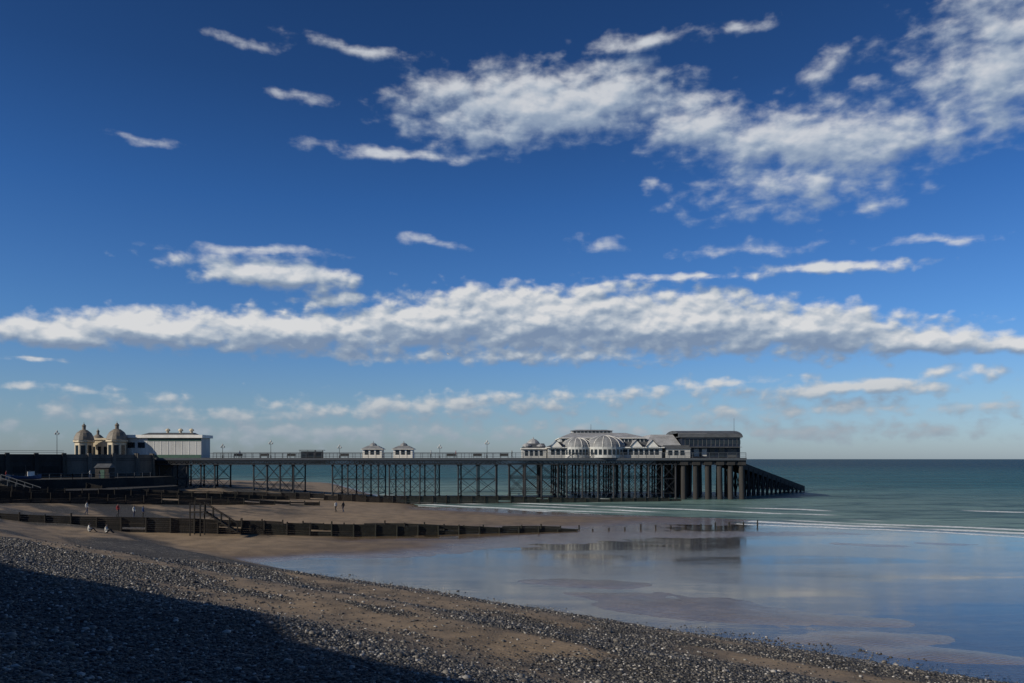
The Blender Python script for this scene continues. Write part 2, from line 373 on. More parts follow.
for wi,(a,b_) in enumerate(zip(wallp[:-1],wallp[1:])):
    L=math.hypot(b_[0]-a[0],b_[1]-a[1]); d=((b_[0]-a[0])/L,(b_[1]-a[1])/L); nn=(-d[1],d[0])
    cm_=concl if wi>=2 else concrete
    def pt(s_,o,z): return (a[0]+d[0]*s_+nn[0]*o,a[1]+d[1]*s_+nn[1]*o,z)
    def blk(s0,s1,o0,o1,z0,z1,m,sh=0): mb.hexa([pt(s0,o0,z0),pt(s1,o0,z0),pt(s1,o1,z0),pt(s0,o1,z0),pt(s0+sh,o0+sh*4,z1),pt(s1-sh,o0+sh*4,z1),pt(s1-sh,o1,z1),pt(s0+sh,o1,z1)],m)
    top=9.95 if wi>=1 else 9.4
    blk(0,L,.02,.45,9.1,top,cm_); blk(0,L,-.12,.5,8.7,8.95,cm_)
    if wi>=2: blk(.05,L-.05,-.10,-.003,5.9,8.6,concl)
    k=max(1,int(L/4.5))
    for i in range(k+1):
        s_=i*L/k; blk(s_-.4,s_+.4,-.5,.5,3,top+.25,cm_,.06)
        if wi<2 and i<k:
            for z in(.35,.7): mb.beam(pt(s_,.2,top+z),pt(s_+L/k,.2,top+z),.06,railm)
        if wi<2 and i<k: blk(s_+1.0,s_+L/k-1.0,-.06,-.003,5.4,7.6,concdark)
mb.obj('parapet',sw)
mb=MB()
for i in range(16):
    x=-86+i*.42; z=5.4-i*.15; mb.box(x,x+.45,131.5,134,-.5,z,concrete)
for s_ in (131.5,134):
    mb.beam((-86,s_,6.4),(-79.3,s_,4.2),.1,railm)
    for i in range(6): mb.beam((-86+i*1.33,s_,5.1-i*.42),(-86+i*1.33,s_,6.4-i*.44),.08,railm)
mb.obj('stairs',sw)
mb=MB()
rl=[(-150,104.6),(-98,128.6),(-80.6,146),(-73.6,162)]
for a,b_ in zip(rl[:-1],rl[1:]):
    L=math.hypot(b_[0]-a[0],b_[1]-a[1]);k=int(L/1.8)
    for hgt_ in(.55,1.05): mb.beam((a[0],a[1],5.3+hgt_),(b_[0],b_[1],5.3+hgt_),.06,railm)
    for i in range(k+1):
        f=i/k;x=a[0]+(b_[0]-a[0])*f;y=a[1]+(b_[1]-a[1])*f; mb.beam((x,y,5.25),(x,y,6.38),.08,railm)
mb.obj('promenade_railing')
def boat(x,y,z,hd,L,m):
    e=empty('fishing_boat'); b=MB(); N_=9; rows_=[]
    for i in range(N_):
        f=i/(N_-1)
        w=L*.17*(1-abs(2*f-.85)**2.6*.75); w=max(w,.03); hz_=.75+.35*(2*f-1)**2
        rows_.append([(L*(f-.5),-w,hz_),(L*(f-.5),-w*.75,.35),(L*(f-.5),0,.12+.25*max(0,f-.75)*4*.6),(L*(f-.5),w*.75,.35),(L*(f-.5),w,hz_),(L*(f-.5),0,hz_-.25)])
    vv=[p for r_ in rows_ for p in r_]; ff=[]
    for i in range(N_-1):
        for j in range(6): ff.append((i*6+j,i*6+(j+1)%6,(i+1)*6+(j+1)%6,(i+1)*6+j))
    ff+= [tuple(range(5,-1,-1)),tuple((N_-1)*6+j for j in range(6))]
    b.add(vv,ff,m); b.box(L*.1,L*.3,-.45,.45,.6,1.55,white); b.box(L*.08,L*.32,-.5,.5,1.553,1.62,slate)
    b.beam((L*.05,0,.5),(L*.05,0,2.6),.07,iron)
    o=b.obj('hull_and_cabin',e); e.location=(x,y,z); e.rotation_euler=(0,0,hd)
boat(-84,137,5.3,.6,5.2,mat('blue_hull',(.03,.07,.16),.5)); boat(-90,134,5.3,.9,4.8,offw)
def hut(x,y,z,w,d_,h,m):
    e=empty('tackle_store'); b=MB(); b.box(x-w/2,x+w/2,y-d_/2,y+d_/2,z,z+h,m)
    b.frus((x-w/2-.2,x+w/2+.2,y-d_/2-.2,y+d_/2+.2,z+h+.003),(x-w/2-.1,x+w/2+.1,y-.05,y+.05,z+h+.8),slate)
    b.box(x-.5,x+.5,y-d_/2-.03,y-d_/2+.01,z,z+h*.8,green); b.obj('store_walls',e)
hut(-96,139,5.3,3.2,2.6,2.2,timber); hut(-79.5,155.5,5.3,2.6,2.4,2.0,concrete)

# cliff behind the beach (land side; shades the upper shingle)
cl=[];cf=[];ncs=120
prof=[(0,0),(1.5,6),(3,11),(5,15.5),(7,19.0),(9,20.5),(45,22),(120,24)]
for i in range(ncs):
    s_=-170+i*3.5
    for j,(o,z) in enumerate(prof):
        w=2.5*float(fbm(np.array([s_/12.]),np.array([j*.9]),4,60)[0])*(j>0)
        wz=4*float(fbm(np.array([s_/9.]),np.array([3.]),5,61)[0])*(z/20)
        D=-9.5-o-w*1.2
        cl.append((.649*D-.761*s_,.761*D+.649*s_,(z+5.0 if z<2 else z+1)+wz+w*.3))
k=len(prof)
for i in range(ncs-1):
    for j in range(k-1): cf.append((i*k+j,i*k+j+1,(i+1)*k+j+1,(i+1)*k+j))
mb=MB(); mb.add(cl,cf,brick); mb.obj('cliff')

# ---------------------------------------------------------------- pier
pier=empty('pier'); YF=177.; YB=188.
DZ=9.25
mb=MB()
xa,xh,xe=ex(148),ex(508),ex(746)
mb.box(xa,xh,YF,YB,DZ-.3,DZ,deckm); mb.box(xh+.003,xe,YF-.4,YF+32,DZ-.32,DZ+.01,deckm)
mb.box(xa,xh,YF-.12,YF-.003,DZ-.5,DZ-.05,railm); mb.box(xh,xe,YF-.55,YF-.403,DZ-.55,DZ-.05,railm)
mb.obj('deck',pier)
mb=MB()
for y in (YF+.1,YB-.1,(YF+YB)/2):
    mb.beam((xa,y,DZ-1.45),(xe,y,DZ-1.45),.16,iron)
    mb.beam((xa,y,DZ-.55),(xe,y,DZ-.55),.2,iron)
    x=xa;
    while x<xe-1.0:
        mb.beam((x,y,DZ-.5),(x,y,DZ-1.45),.12,iron); mb.beam((x,y,DZ-.5),(x+1.15,y,DZ-1.45),.09,iron); mb.beam((x+1.15,y,DZ-.5),(x,y,DZ-1.45),.09,iron); x+=1.15
x=xa
while x<xe: mb.beam((x,YF,DZ-.45),(x,YB,DZ-.45),.16,iron); x+=2.3
mb.obj('lattice_girders',pier)
mb=MB()
def tower(x0,x1,n,rows,zb=-1.2,levels=(7.8,4.6,1.6),r=.15):
    for y in rows:
        xs=[x0+(x1-x0)*i/(n-1) for i in range(n)]
        for x in xs:
            g=gz1(x,y); mb.cyl((x,y,min(zb,g-.5)),(x,y,7.85),r,None,8,iron)
            mb.cyl((x,y,min(zb,g-.5)),(x,y,max(g,0)+.5),r*1.8,None,8,iron)
            mb.cyl((x,y,7.3),(x,y,7.85),r,r*2.4,8,iron)
        for z in levels: mb.beam((x0,y,z),(x1,y,z),.13,iron)
        for a,b_ in zip(xs[:-1],xs[1:]):
            for u,l in zip(levels[:-1],levels[1:]):
                mb.beam((a,y,u),(b_,y,l),.085,iron); mb.beam((b_,y,u),(a,y,l),.085,iron)
    for x in (x0,x1):
        for z in levels: mb.beam((x,rows[0],z),(x,rows[-1],z),.12,iron)
        for u,l in zip(levels[:-1],levels[1:]):
            for a,b_ in zip(rows[:-1],rows[1:]): mb.beam((x,a,u),(x,b_,l),.07,iron); mb.beam((x,b_,u),(x,a,l),.07,iron)
for a,b_,n_ in [(158,214,5),(253,293,4),(332,378,4),(389,435,4),(458,496,3),(509,558,4),(567,614,4),(622,676,5)]:
    rw=[YF+.5,YB-.5] if b_<500 else [YF+.3,YF+10,YF+20,YF+30]
    tower(ex(a),ex(b_),n_,rw,levels=(7.8,4.4,1.2) if b_<500 else (7.8,4.6,1.4),r=.17 if b_<500 else .21)
mb.obj('iron_trestles',pier)
mb=MB()
rp=random.Random(5)
for y in (YF+.6,YF+10,YF+20,YF+30):
    for u in (684,696,708,720,731,742):
        x=ex(u); l=rp.uniform(-.3,.3); mb.cyl((x+l,y,-4),(x,y,DZ-.5),.62,.58,12,pilem)
        mb.box(x-.85,x+.85,y-.8,y+.8,DZ-1.6,DZ-.56,pilem)
    mb.box(ex(680),xe-.2,y-.5,y+.5,DZ-1.5,DZ-.58,pilem)
mb.obj('concrete_piles',pier)
mb=MB()
def rail(x0,x1,y,z=DZ,h=1.15):
    for k in (.3,.6,.9,1.): mb.beam((x0,y,z+h*k),(x1,y,z+h*k),.05 if k<1 else .08,railm)
    n=int((x1-x0)/1.7)
    for i in range(n+1): x=x0+(x1-x0)*i/n; mb.beam((x,y,z),(x,y,z+h),.09,railm)
rail(ex(213),xh,YF+.05); rail(ex(152),xh,YB-.1); rail(xh,ex(700),YF-.3); rail(ex(700),xe-.1,YF-.3)
mb.obj('railings',pier)
mb=MB()
x=ex(225)
while x<ex(500):
    if not(ex(352)<x<ex(418)): 
        mb.box(x,x+2.0,YF+5.2,YF+5.7,DZ+.42,DZ+.48,timber); mb.box(x,x+2.0,YF+5.66,YF+5.72,DZ+.5,DZ+.95,timber)
        for o in(.1,1.85): mb.box(x+o,x+o+.08,YF+5.25,YF+5.65,DZ,DZ+.42,iron)
    x+=6.1
mb.obj('benches',pier)
mb=MB(); s0=Vector((ex(745),YF+13,8.2)); s1=Vector((78.5,220,1.2)); dv=s1-s0; hn=Vector((-dv.y,dv.x,0)).normalized()
ww=2.3
def sp_(f,o,dz=0): 
    p=s0+dv*f+hn*o; return (p.x,p.y,p.z+dz)
for (o0,o1,a,b_) in [(-ww,ww,-.25,0),(-ww-.15,-ww+.2,-1.1,.35),(ww-.2,ww+.15,-1.1,.35)]:
    mb.hexa([sp_(0,o0,a),sp_(1,o0,a),sp_(1,o1,a),sp_(0,o1,a),sp_(0,o0,b_),sp_(1,o0,b_),sp_(1,o1,b_),sp_(0,o1,b_)],pilem)
for i in range(1,15):
    f=i/15
    for o in(-ww,ww):
        p=sp_(f,o,-.3); mb.cyl((p[0],p[1],-4),p,.3,None,8,pilem)
        if i<14: p2=sp_(f+1/15,o,-.6); mb.beam((p[0],p[1],.3),p2,.2,pilem); mb.beam(p,(p2[0],p2[1],.3),.2,pilem)
    mb.beam(sp_(f,-ww,-.6),sp_(f,ww,-.6),.25,pilem)
mb.obj('slipway')

def lamp(x,y,z,h=4.2):
    e=empty('street_lamp'); b=MB(); b.cyl((x,y,z),(x,y,z+.6),.14,.1,8,iron); b.cyl((x,y,z+.6),(x,y,z+h),.06,.045,8,iron)
    b.beam((x-.35,y,z+h-.4),(x+.35,y,z+h-.4),.05,iron)
    for o in (-.35,.35):
        b.lathe((x+o,y,z+h-.35),[(.05,0),(.16,.12),(.18,.3),(.08,.42),(.01,.5)],offw,8)
    b.lathe((x,y,z+h),[(.05,0),(.17,.15),(.19,.36),(.09,.5),(.01,.62)],offw,8)
    b.obj('lamp_post',e)
for u in (270,487): lamp(ex(u),YF+.6,DZ,3.4)
for u in (340,440): lamp(ex(u,YB),YB-.6,DZ,2.6)
lamp(ex(57,168),168,9.1,5.4); lamp(ex(221),YF+1,DZ,2.6)

def kiosk(xc,yc):
    e=empty('pier_kiosk'); b=MB(); w=2.15
    b.box(xc-w,xc+w,yc-1.6,yc+1.6,DZ,DZ+2.0,white)
    for o in(-1.25,0,1.25): b.box(xc+o-.42,xc+o+.42,yc-1.63,yc-1.59,DZ+.75,DZ+1.75,glass)
    b.box(xc-w-.03,xc-w+.01,yc-1,yc+1,DZ+.7,DZ+1.7,glass)
    b.frus((xc-w-.35,xc+w+.35,yc-1.95,yc+1.95,DZ+2.0),(xc-1.1,xc+1.1,yc-.8,yc+.8,DZ+2.75),midroof)
    b.box(xc-w-.36,xc+w+.36,yc-1.96,yc+1.96,DZ+1.9,DZ+2.003,white)
    b.lathe((xc,yc,DZ+2.7),[(.9,0),(.85,.25),(.55,.55),(.1,.72),(.05,1.05),(0,1.2)],midroof,8)
    b.obj('kiosk_body',e)
kiosk(ex(371),YF+3); kiosk(ex(402),YF+3)
sh=empty('pier_shelter'); b=MB(); b.box(ex(294),ex(319),YF+4,YF+6,DZ+1.7,DZ+1.82,slate)
for u in(295,303,311,318): b.beam((ex(u),YF+4.2,DZ),(ex(u),YF+4.2,DZ+1.7),.1,iron)
b.box(ex(295),ex(318),YF+5,YF+5.1,DZ,DZ+1.5,glass); b.obj('shelter_frame',sh)

# ---------------------------------------------------------------- entrance forecourt buildings
def domed(u,Y,w,zb,ztop):
    x=ex(u,Y); e=empty('domed_kiosk'); b=MB(); hh=ztop-zb
    b.lathe((x,Y,zb),[(w*1.05,0),(w*1.05,.4),(w,.42),(w,hh*.42),(w*1.18,hh*.45),(w*1.18,hh*.50)],cream,8)
    for i in range(8):
        a=math.pi/8*(2*i+1); cx_=math.cos(a)*w*.925;cy_=math.sin(a)*w*.925
        t_=(-math.sin(a),math.cos(a)); hw=w*.24
        p=[(x+cx_*1.012+t_[0]*s_*hw,Y+cy_*1.012+t_[1]*s_*hw) for s_ in(-1,1)]
        b.add([(p[0][0],p[0][1],zb+.8),(p[1][0],p[1][1],zb+.8),(p[1][0],p[1][1],zb+hh*.36),(p[0][0],p[0][1],zb+hh*.36)],[(0,1,2,3)],glass)
    b.lathe((x,Y,zb+hh*.5),[(w*1.18,0),(w*1.1,.05),(w*1.0,hh*.10),(w*.78,hh*.2),(w*.36,hh*.28),(w*.2,hh*.29),(w*.2,hh*.38),(w*.26,hh*.39),(.04,hh*.46),(.03,hh*.5)],lead,16)
    b.obj('kiosk_walls_and_dome',e)
domed(84,176,1.9,9.1,ez(422,176)); domed(117,176,2.0,9.1,ez(421,176)); domed(98,190,1.5,9.1,ez(428,190))
e=empty('pier_entrance_building'); b=MB(); Y0=179.
b.box(ex(76,Y0),ex(124,Y0),Y0,Y0+7,9.1,ez(440,Y0),cream); b.box(ex(75,Y0),ex(125,Y0)-.6,Y0-.2,Y0+7.2,ez(440,Y0)+.003,ez(438,Y0),cream)
for u in range(80,122,6): b.box(ex(u,Y0),ex(u+3,Y0),Y0-.05,Y0+.02,9.6,11.8,glass)
b.box(ex(125.2,Y0),ex(203,Y0),Y0-1,Y0+4.2,DZ,ez(438,Y0),offw)
b.box(ex(124.4,Y0),ex(205,Y0),Y0-1.6,Y0+4.8,ez(438,Y0)+.003,ez(435,Y0),white)
b.box(ex(150,Y0),ex(203,Y0),Y0-1.1,Y0-1.003,ez(441,Y0),ez(438.5,Y0),green)
b.box(ex(126,Y0),ex(203,Y0),Y0-1.08,Y0-1.003,DZ,DZ+.7,green)
for u in (130,140): b.box(ex(u,Y0),ex(u+7,Y0),Y0-1.05,Y0-.99,ez(448,Y0),ez(442.5,Y0),glass)
for u in range(128,203,7): b.box(ex(u,Y0)-.04,ex(u,Y0)+.04,Y0-1.05,Y0-.98,DZ+.7,ez(441.4,Y0),white)
b.frus((ex(140,Y0),ex(194,Y0),Y0+.1,Y0+4,ez(435,Y0)+.003),(ex(146,Y0),ex(190,Y0),Y0+1.6,Y0+3,ez(432.5,Y0)),slate)
for u in(164,177,188):
    b.lathe((ex(u,Y0),Y0+2,ez(434,Y0)),[(.35,0),(.3,.7),(.6,.8),(.5,1.1),(.05,1.35)],cream,8)
b.obj('walls_and_roof',e)

# ---------------------------------------------------------------- pavilion theatre
pv=empty('pavilion_theatre'); b=MB(); Y0=178.2
def px(u): return ex(u,Y0)
def pz_(v): return ez(v,Y0)
b.box(px(548),px(662),Y0,Y0+24,DZ+.012,pz_(448),offw)
for u in np.arange(551,660,5.2):
    b.box(px(u),px(u+3.6),Y0-.05,Y0+.02,DZ+.7,DZ+1.95,glass); b.box(px(u)-.05,px(u+3.6)+.05,Y0-.09,Y0-.053,DZ+1.96,DZ+2.08,white)
b.box(px(546),px(664),Y0-.6,Y0+24.6,pz_(448)+.003,pz_(447),white)
b.frus((px(546),px(664),Y0-.55,Y0+24.5,pz_(447)+.004),(px(560),px(650),Y0+3.2,Y0+20,pz_(441.5)),slate)
b.box(px(561),px(649),Y0+3.5,Y0+19.5,pz_(441.5)+.003,pz_(438),offw)
for u in np.arange(563,648,4.): b.box(px(u),px(u+2.9),Y0+3.45,Y0+3.52,pz_(441.2),pz_(438.6),glass)
b.box(px(560),px(650),Y0+3.2,Y0+19.8,pz_(438)+.003,pz_(437.3),white)
b.frus((px(560),px(650),Y0+3.2,Y0+19.8,pz_(437.3)+.003),(px(574),px(632),Y0+9.5,Y0+13.5,pz_(431.5)),greyroof)
b.box(px(575),px(618),Y0+10,Y0+13,pz_(431.5)-.2,pz_(429.2),offw)
for u in np.arange(577,616,4.): b.box(px(u),px(u+2.6),Y0+9.95,Y0+10.02,pz_(431.2),pz_(429.8),glass)
b.frus((px(574),px(619),Y0+9.6,Y0+13.4,pz_(429.2)+.003),(px(580),px(612),Y0+11,Y0+12,pz_(427.9)),midroof)
b.cyl((px(596),Y0+11.5,pz_(428)),(px(596),Y0+11.5,pz_(422)),.05,.03,6,iron)
b.obj('hall_and_roofs',pv)
b=MB()
for uc,r,v0,hh in [(578,3.6,447,2.1),(606,4.6,447,2.6)]:
    c=(px(uc),Y0+2.2,pz_(v0)+.02); pr=[(r*math.cos(k*math.pi/14),hh*math.sin(k*math.pi/14)) for k in range(7)]+[(.15,hh)]
    b.lathe(c,pr,midroof,14,math.pi,2*math.pi)
    b.lathe((c[0],c[1],DZ+.02),[(r,0),(r,c[2]-DZ-.02)],offw,14,math.pi,2*math.pi)
    for k in range(0,15,2):
        a=math.pi+math.pi*k/14
        for (r0,z0),(r1,z1) in zip(pr[:-1],pr[1:]):
            b.beam((c[0]+(r0+.03)*math.cos(a),c[1]+(r0+.03)*math.sin(a),c[2]+z0),(c[0]+(r1+.03)*math.cos(a),c[1]+(r1+.03)*math.sin(a),c[2]+z1),.10,white)
    for k in range(14):
        a=math.pi+math.pi*(k+.5)/14; x=c[0]+(r+.03)*math.cos(a);y=c[1]+(r+.03)*math.sin(a); t_=(-math.sin(a),math.cos(a)); hw=r*.075
        b.add([(x-t_[0]*hw,y-t_[1]*hw,DZ+.7),(x+t_[0]*hw,y+t_[1]*hw,DZ+.7),(x+t_[0]*hw,y+t_[1]*hw,DZ+1.9),(x-t_[0]*hw,y-t_[1]*hw,DZ+1.9)],[(0,1,2,3)],glass)
for u0,u1 in [(550,562),(630,642),(646,658)]:
    xm=(px(u0)+px(u1))/2; zt=pz_(447)+1.5
    b.add([(px(u0),Y0-.7,pz_(447)),(px(u1),Y0-.7,pz_(447)),(xm,Y0-.7,zt),(px(u0),Y0+3.,pz_(447)),(px(u1),Y0+3.,pz_(447)),(xm,Y0+5,zt)],[(0,1,2)],white)
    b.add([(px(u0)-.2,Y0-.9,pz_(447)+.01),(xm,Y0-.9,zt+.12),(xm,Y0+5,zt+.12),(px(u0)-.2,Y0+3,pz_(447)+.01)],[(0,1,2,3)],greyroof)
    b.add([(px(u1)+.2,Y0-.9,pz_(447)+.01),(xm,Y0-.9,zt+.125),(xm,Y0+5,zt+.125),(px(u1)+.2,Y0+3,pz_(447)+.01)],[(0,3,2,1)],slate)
b.obj('ribbed_bays',pv)
b=MB()
b.box(px(522),px(547),Y0+2,Y0+14,DZ+.012,pz_(449),offw)
b.box(px(521),px(548)-.05,Y0+1.5,Y0+14.5,pz_(449)+.003,pz_(448),white)
for u in(525,530,535,540): b.box(px(u),px(u+3),Y0+1.95,Y0+2.03,DZ+.5,DZ+1.7,glass)
b.frus((px(521),px(547),Y0+1.5,Y0+14.5,pz_(448)+.003),(px(528),px(545),Y0+5,Y0+10,pz_(443)),slate)
for u,yy,r,top in[(527,3,.9,442),(534,7,1.3,436),(541,3,.8,443)]:
    zb=pz_(448.5); hh=pz_(top)-zb
    b.lathe((px(u),Y0+yy,zb),[(r,0),(r,hh*.4),(r*1.2,hh*.43),(r,hh*.6),(r*.55,hh*.78),(r*.12,hh*.85),(.03,hh)],greyroof,10)
b.obj('foyer',pv)
b=MB()
b.box(px(650),px(680),Y0+3,Y0+24,DZ+.014,pz_(446),offw)
b.frus((px(646),px(684),Y0+2.4,Y0+24.5,pz_(446)+.003),(px(657),px(680),Y0+8,Y0+18,pz_(433.5)),greyroof)
for u in (655,661,667,673): b.box(px(u),px(u+3),Y0+2.95,Y0+3.03,DZ+.5,DZ+2,glass)
b.obj('stage_block',pv)

# ---------------------------------------------------------------- lifeboat station
lb=empty('lifeboat_station'); b=MB()
x0,x1=px(684.5),px(744); ya,yb=Y0+3,Y0+20; ze=pz_(437)
b.box(x0,x1,ya,yb,DZ+.014,ze,navy)
ms=[];n_=14
for i in range(n_+1):
    a=math.pi*i/n_; ms.append(((ya+yb)/2-math.cos(a)*((yb-ya)/2+.5),ze+math.sin(a)*1.75))
vs=[(x0-.6,y,z) for y,z in ms]+[(x1+.5,y,z) for y,z in ms]
b.add(vs,[(i,i+1,n_+2+i,n_+1+i) for i in range(n_)]+[tuple(range(n_,-1,-1)),tuple(range(n_+1,2*n_+2))],slate)
b.box(x0-.6,x0+6,ya+1,yb-1,ze+.2,ze+1.0,greyroof)
for u in np.arange(688,742,4.4):
    b.box(px(u),px(u+3.4),ya-.05,ya+.02,pz_(444),pz_(440),glass); b.box(px(u)-.03,px(u),ya-.08,ya-.003,pz_(446),pz_(438.5),midroof)
b.box(x0,x1+.3,ya-.3,ya-.003,pz_(438),pz_(437.4),midroof)
b.box(x0+.5,x1,ya-1.6,ya-.004,pz_(447.2),pz_(446.8),midroof)
for u in (689,697,705): b.box(px(u),px(u+5),ya-.06,ya-.003,DZ+.4,DZ+2.1,offw)
b.box(px(713),px(718),ya-.06,ya-.003,DZ+.4,DZ+2.1,glass)
b.box(px(722),px(728),ya-.06,ya-.003,DZ+.1,DZ+2.2,glass)
b.box(px(731),px(740),ya-.06,ya-.003,DZ+.1,DZ+2.0,slate)
b.cyl((px(739),ya+1,ze+.5),(px(739),ya+1,ze+4.4),.05,.03,6,iron)
b.box(x1+.003,x1+.05,ya+4,yb-4,DZ+.1,DZ+4,offw)
b.frus((px(666),px(690),Y0-.2,Y0+2.9,DZ+.016),(px(666),px(690),Y0-.2,Y0+2.9,DZ+2.0),offw)
b.frus((px(665),px(691),Y0-.4,Y0+2.95,DZ+2.003),(px(665),px(691),Y0+2.5,Y0+2.95,DZ+2.9),slate)
for u in(668,674,680): b.box(px(u),px(u+4),Y0-.25,Y0-.19,DZ+.6,DZ+1.7,glass)
b.obj('boathouse',lb)

# ---------------------------------------------------------------- people
skin=mat('skin',(.35,.2,.14),.6,.1,3); hairm=mat('hair',(.03,.02,.015),.7,.2,6)
def person(x,y,heading,pose,top,leg,scale=1.,z=None):
    if pose=='stand' or pose=='walk':
        st_=.28 if pose=='walk' else .06
        J=dict(pel=(0,0,.93),wai=(0,0,1.1),che=(0,0,1.32),nec=(0,.01,1.47),hea=(0,.03,1.6),top=(0,.02,1.68),
          lh=(.1,0,.88),lk=(.11,st_*.6,.5),la=(.11,st_*.3,.09),lf=(.11,st_*.3+.16,.04),
          rh=(-.1,0,.88),rk=(-.11,-st_*.1,.5),ra=(-.11,-st_,.1),rf=(-.11,-st_+.16,.04),
          ls=(.18,0,1.39),le=(.24,-.08,1.12),lw=(.24,.06,.88),lha=(.24,.09,.79),rs=(-.18,0,1.39),re=(-.24,.04,1.12),rw=(-.23,.14,.9),rha=(-.23,.17,.81))
    else:
        J=dict(pel=(0,0,.12),wai=(0,-.04,.3),che=(0,-.02,.52),nec=(0,.03,.67),hea=(0,.07,.8),top=(0,.07,.88),
          lh=(.1,.03,.12),lk=(.14,.4,.42),la=(.12,.62,.09),lf=(.12,.78,.04),rh=(-.1,.03,.12),rk=(-.14,.4,.42),ra=(-.12,.62,.09),rf=(-.12,.78,.04),
          ls=(.18,-.02,.59),le=(.24,.12,.38),lw=(.16,.34,.42),lha=(.12,.41,.43),rs=(-.18,-.02,.59),re=(-.24,.12,.38),rw=(-.16,.34,.42),rha=(-.12,.41,.43))
    R=dict(pel=.14,wai=.125,che=.15,nec=.06,hea=.1,top=.075,lh=.095,lk=.065,la=.045,lf=.045,rh=.095,rk=.065,ra=.045,rf=.045,ls=.065,le=.045,lw=.032,lha=.035,rs=.065,re=.045,rw=.032,rha=.035)
    E=[('pel','wai'),('wai','che'),('che','nec'),('nec','hea'),('hea','top'),('pel','lh'),('lh','lk'),('lk','la'),('la','lf'),('pel','rh'),('rh','rk'),('rk','ra'),('ra','rf'),('che','ls'),('ls','le'),('le','lw'),('lw','lha'),('che','rs'),('rs','re'),('re','rw'),('rw','rha')]
    ks=list(J); me=bpy.data.meshes.new('tmp'); me.from_pydata([J[k] for k in ks],[(ks.index(a),ks.index(b_)) for a,b_ in E],[])
    o=bpy.data.objects.new('tmp',me); scene.collection.objects.link(o)
    o.modifiers.new('s','SKIN'); sub=o.modifiers.new('d','SUBSURF'); sub.levels=1; sub.render_levels=1
    for i,k in enumerate(ks):
        sv=me.skin_vertices[0].data[i]; sv.radius=(R[k],R[k]*(.8 if k in('pel','wai','che') else 1)); sv.use_root=(k=='pel')
    dg=bpy.context.evaluated_depsgraph_get(); m2=bpy.data.meshes.new_from_object(o.evaluated_get(dg))
    bpy.data.objects.remove(o)
    for m in (top,leg,skin,hairm): m2.materials.append(m)
    hz=J['nec'][2]; wz=J['pel'][2]
    for p in m2.polygons:
        c=p.center; p.use_smooth=True
        if c.z>hz+.02: p.material_index=3 if (c.z>J['hea'][2]+.05 or c.y<J['hea'][1]-.02) else 2
        elif pose!='sit' and c.z<wz+.02 and abs(c.x)<.19: p.material_index=1
        elif pose=='sit' and (c.y>.12 and abs(c.x)<.2 and not c.z>.47 or c.z<.14): p.material_index=1
        elif pose!='sit' and c.z<.9: p.material_index=2
        else: p.material_index=0
    m2.name='person'; ob=bpy.data.objects.new('person',m2); scene.collection.objects.link(ob)
    ob.location=(x,y,(gz1(x,y) if z is None else z)-.01); ob.rotation_euler=(0,0,heading); ob.scale=(scale,)*3
tops=[mat('red_jacket',(.3,.03,.03),.8),mat('blue_jacket',(.04,.08,.2),.8),mat('pale_shirt',(.6,.6,.57),.8),mat('black_coat',(.02,.02,.02),.8)]
jeans=mat('jeans',(.03,.045,.09),.85); dk=mat('dark_trousers',(.02,.02,.022),.85)
for x,y,hd,ps,tp_,lg in [(-27,122,1.2,'walk',2,dk),(-26,122.6,1.1,'walk',3,jeans),(-47.5,100,-1.5,'stand',2,jeans),(-46.5,100.3,-1.3,'stand',1,dk),(-50,101,-1.6,'walk',0,dk),(-54.5,102,-1.4,'walk',2,jeans),(-42.,79.,-1.,'sit',2,dk),(-40.6,79.6,-1.4,'sit',2,dk)]:
    person(x,y,hd,ps,tops[tp_],lg)
for x,y,tp_ in [(-79,149,2),(-78,150.5,3),(-88,138.5,0),(-92,132.5,2)]: person(x,y,-1.2,'stand',tops[tp_],jeans,1.,5.31)
for u,hd,tp_ in [(236,1.5,1),(312,-1.5,3),(430,1.5,2),(455,-1.5,0),(512,1.4,3)]:
    person(ex(u),YF+2.5,hd,'walk',tops[tp_],dk,1.,DZ+.01)

g=MB(); gx,gy,gzz=ex(448,200),200,ez(354,200)
g.lathe((0,0,0),[(0,-.28),(.07,-.18),(.09,0),(.06,.16),(.045,.24),(0,.32)],white,8)
g.v=[(x,z,y) for x,y,z in g.v]
for s_ in(-1,1):
    pts=[(s_*.05,.1,.02),(s_*.05,-.12,.02),(s_*.38,-.06,.2),(s_*.36,.14,.2),(s_*.75,-.16,.1)]
    g.add(pts,[(0,1,2,3),(3,2,4)],offw)
g.add([(-.03,-.25,0),(.03,-.25,0),(.08,-.42,0),(-.08,-.42,0)],[(0,1,2,3)],white)
go=g.obj('seagull'); go.location=(gx,gy,gzz); go.rotation_euler=(.2,.15,1.0)

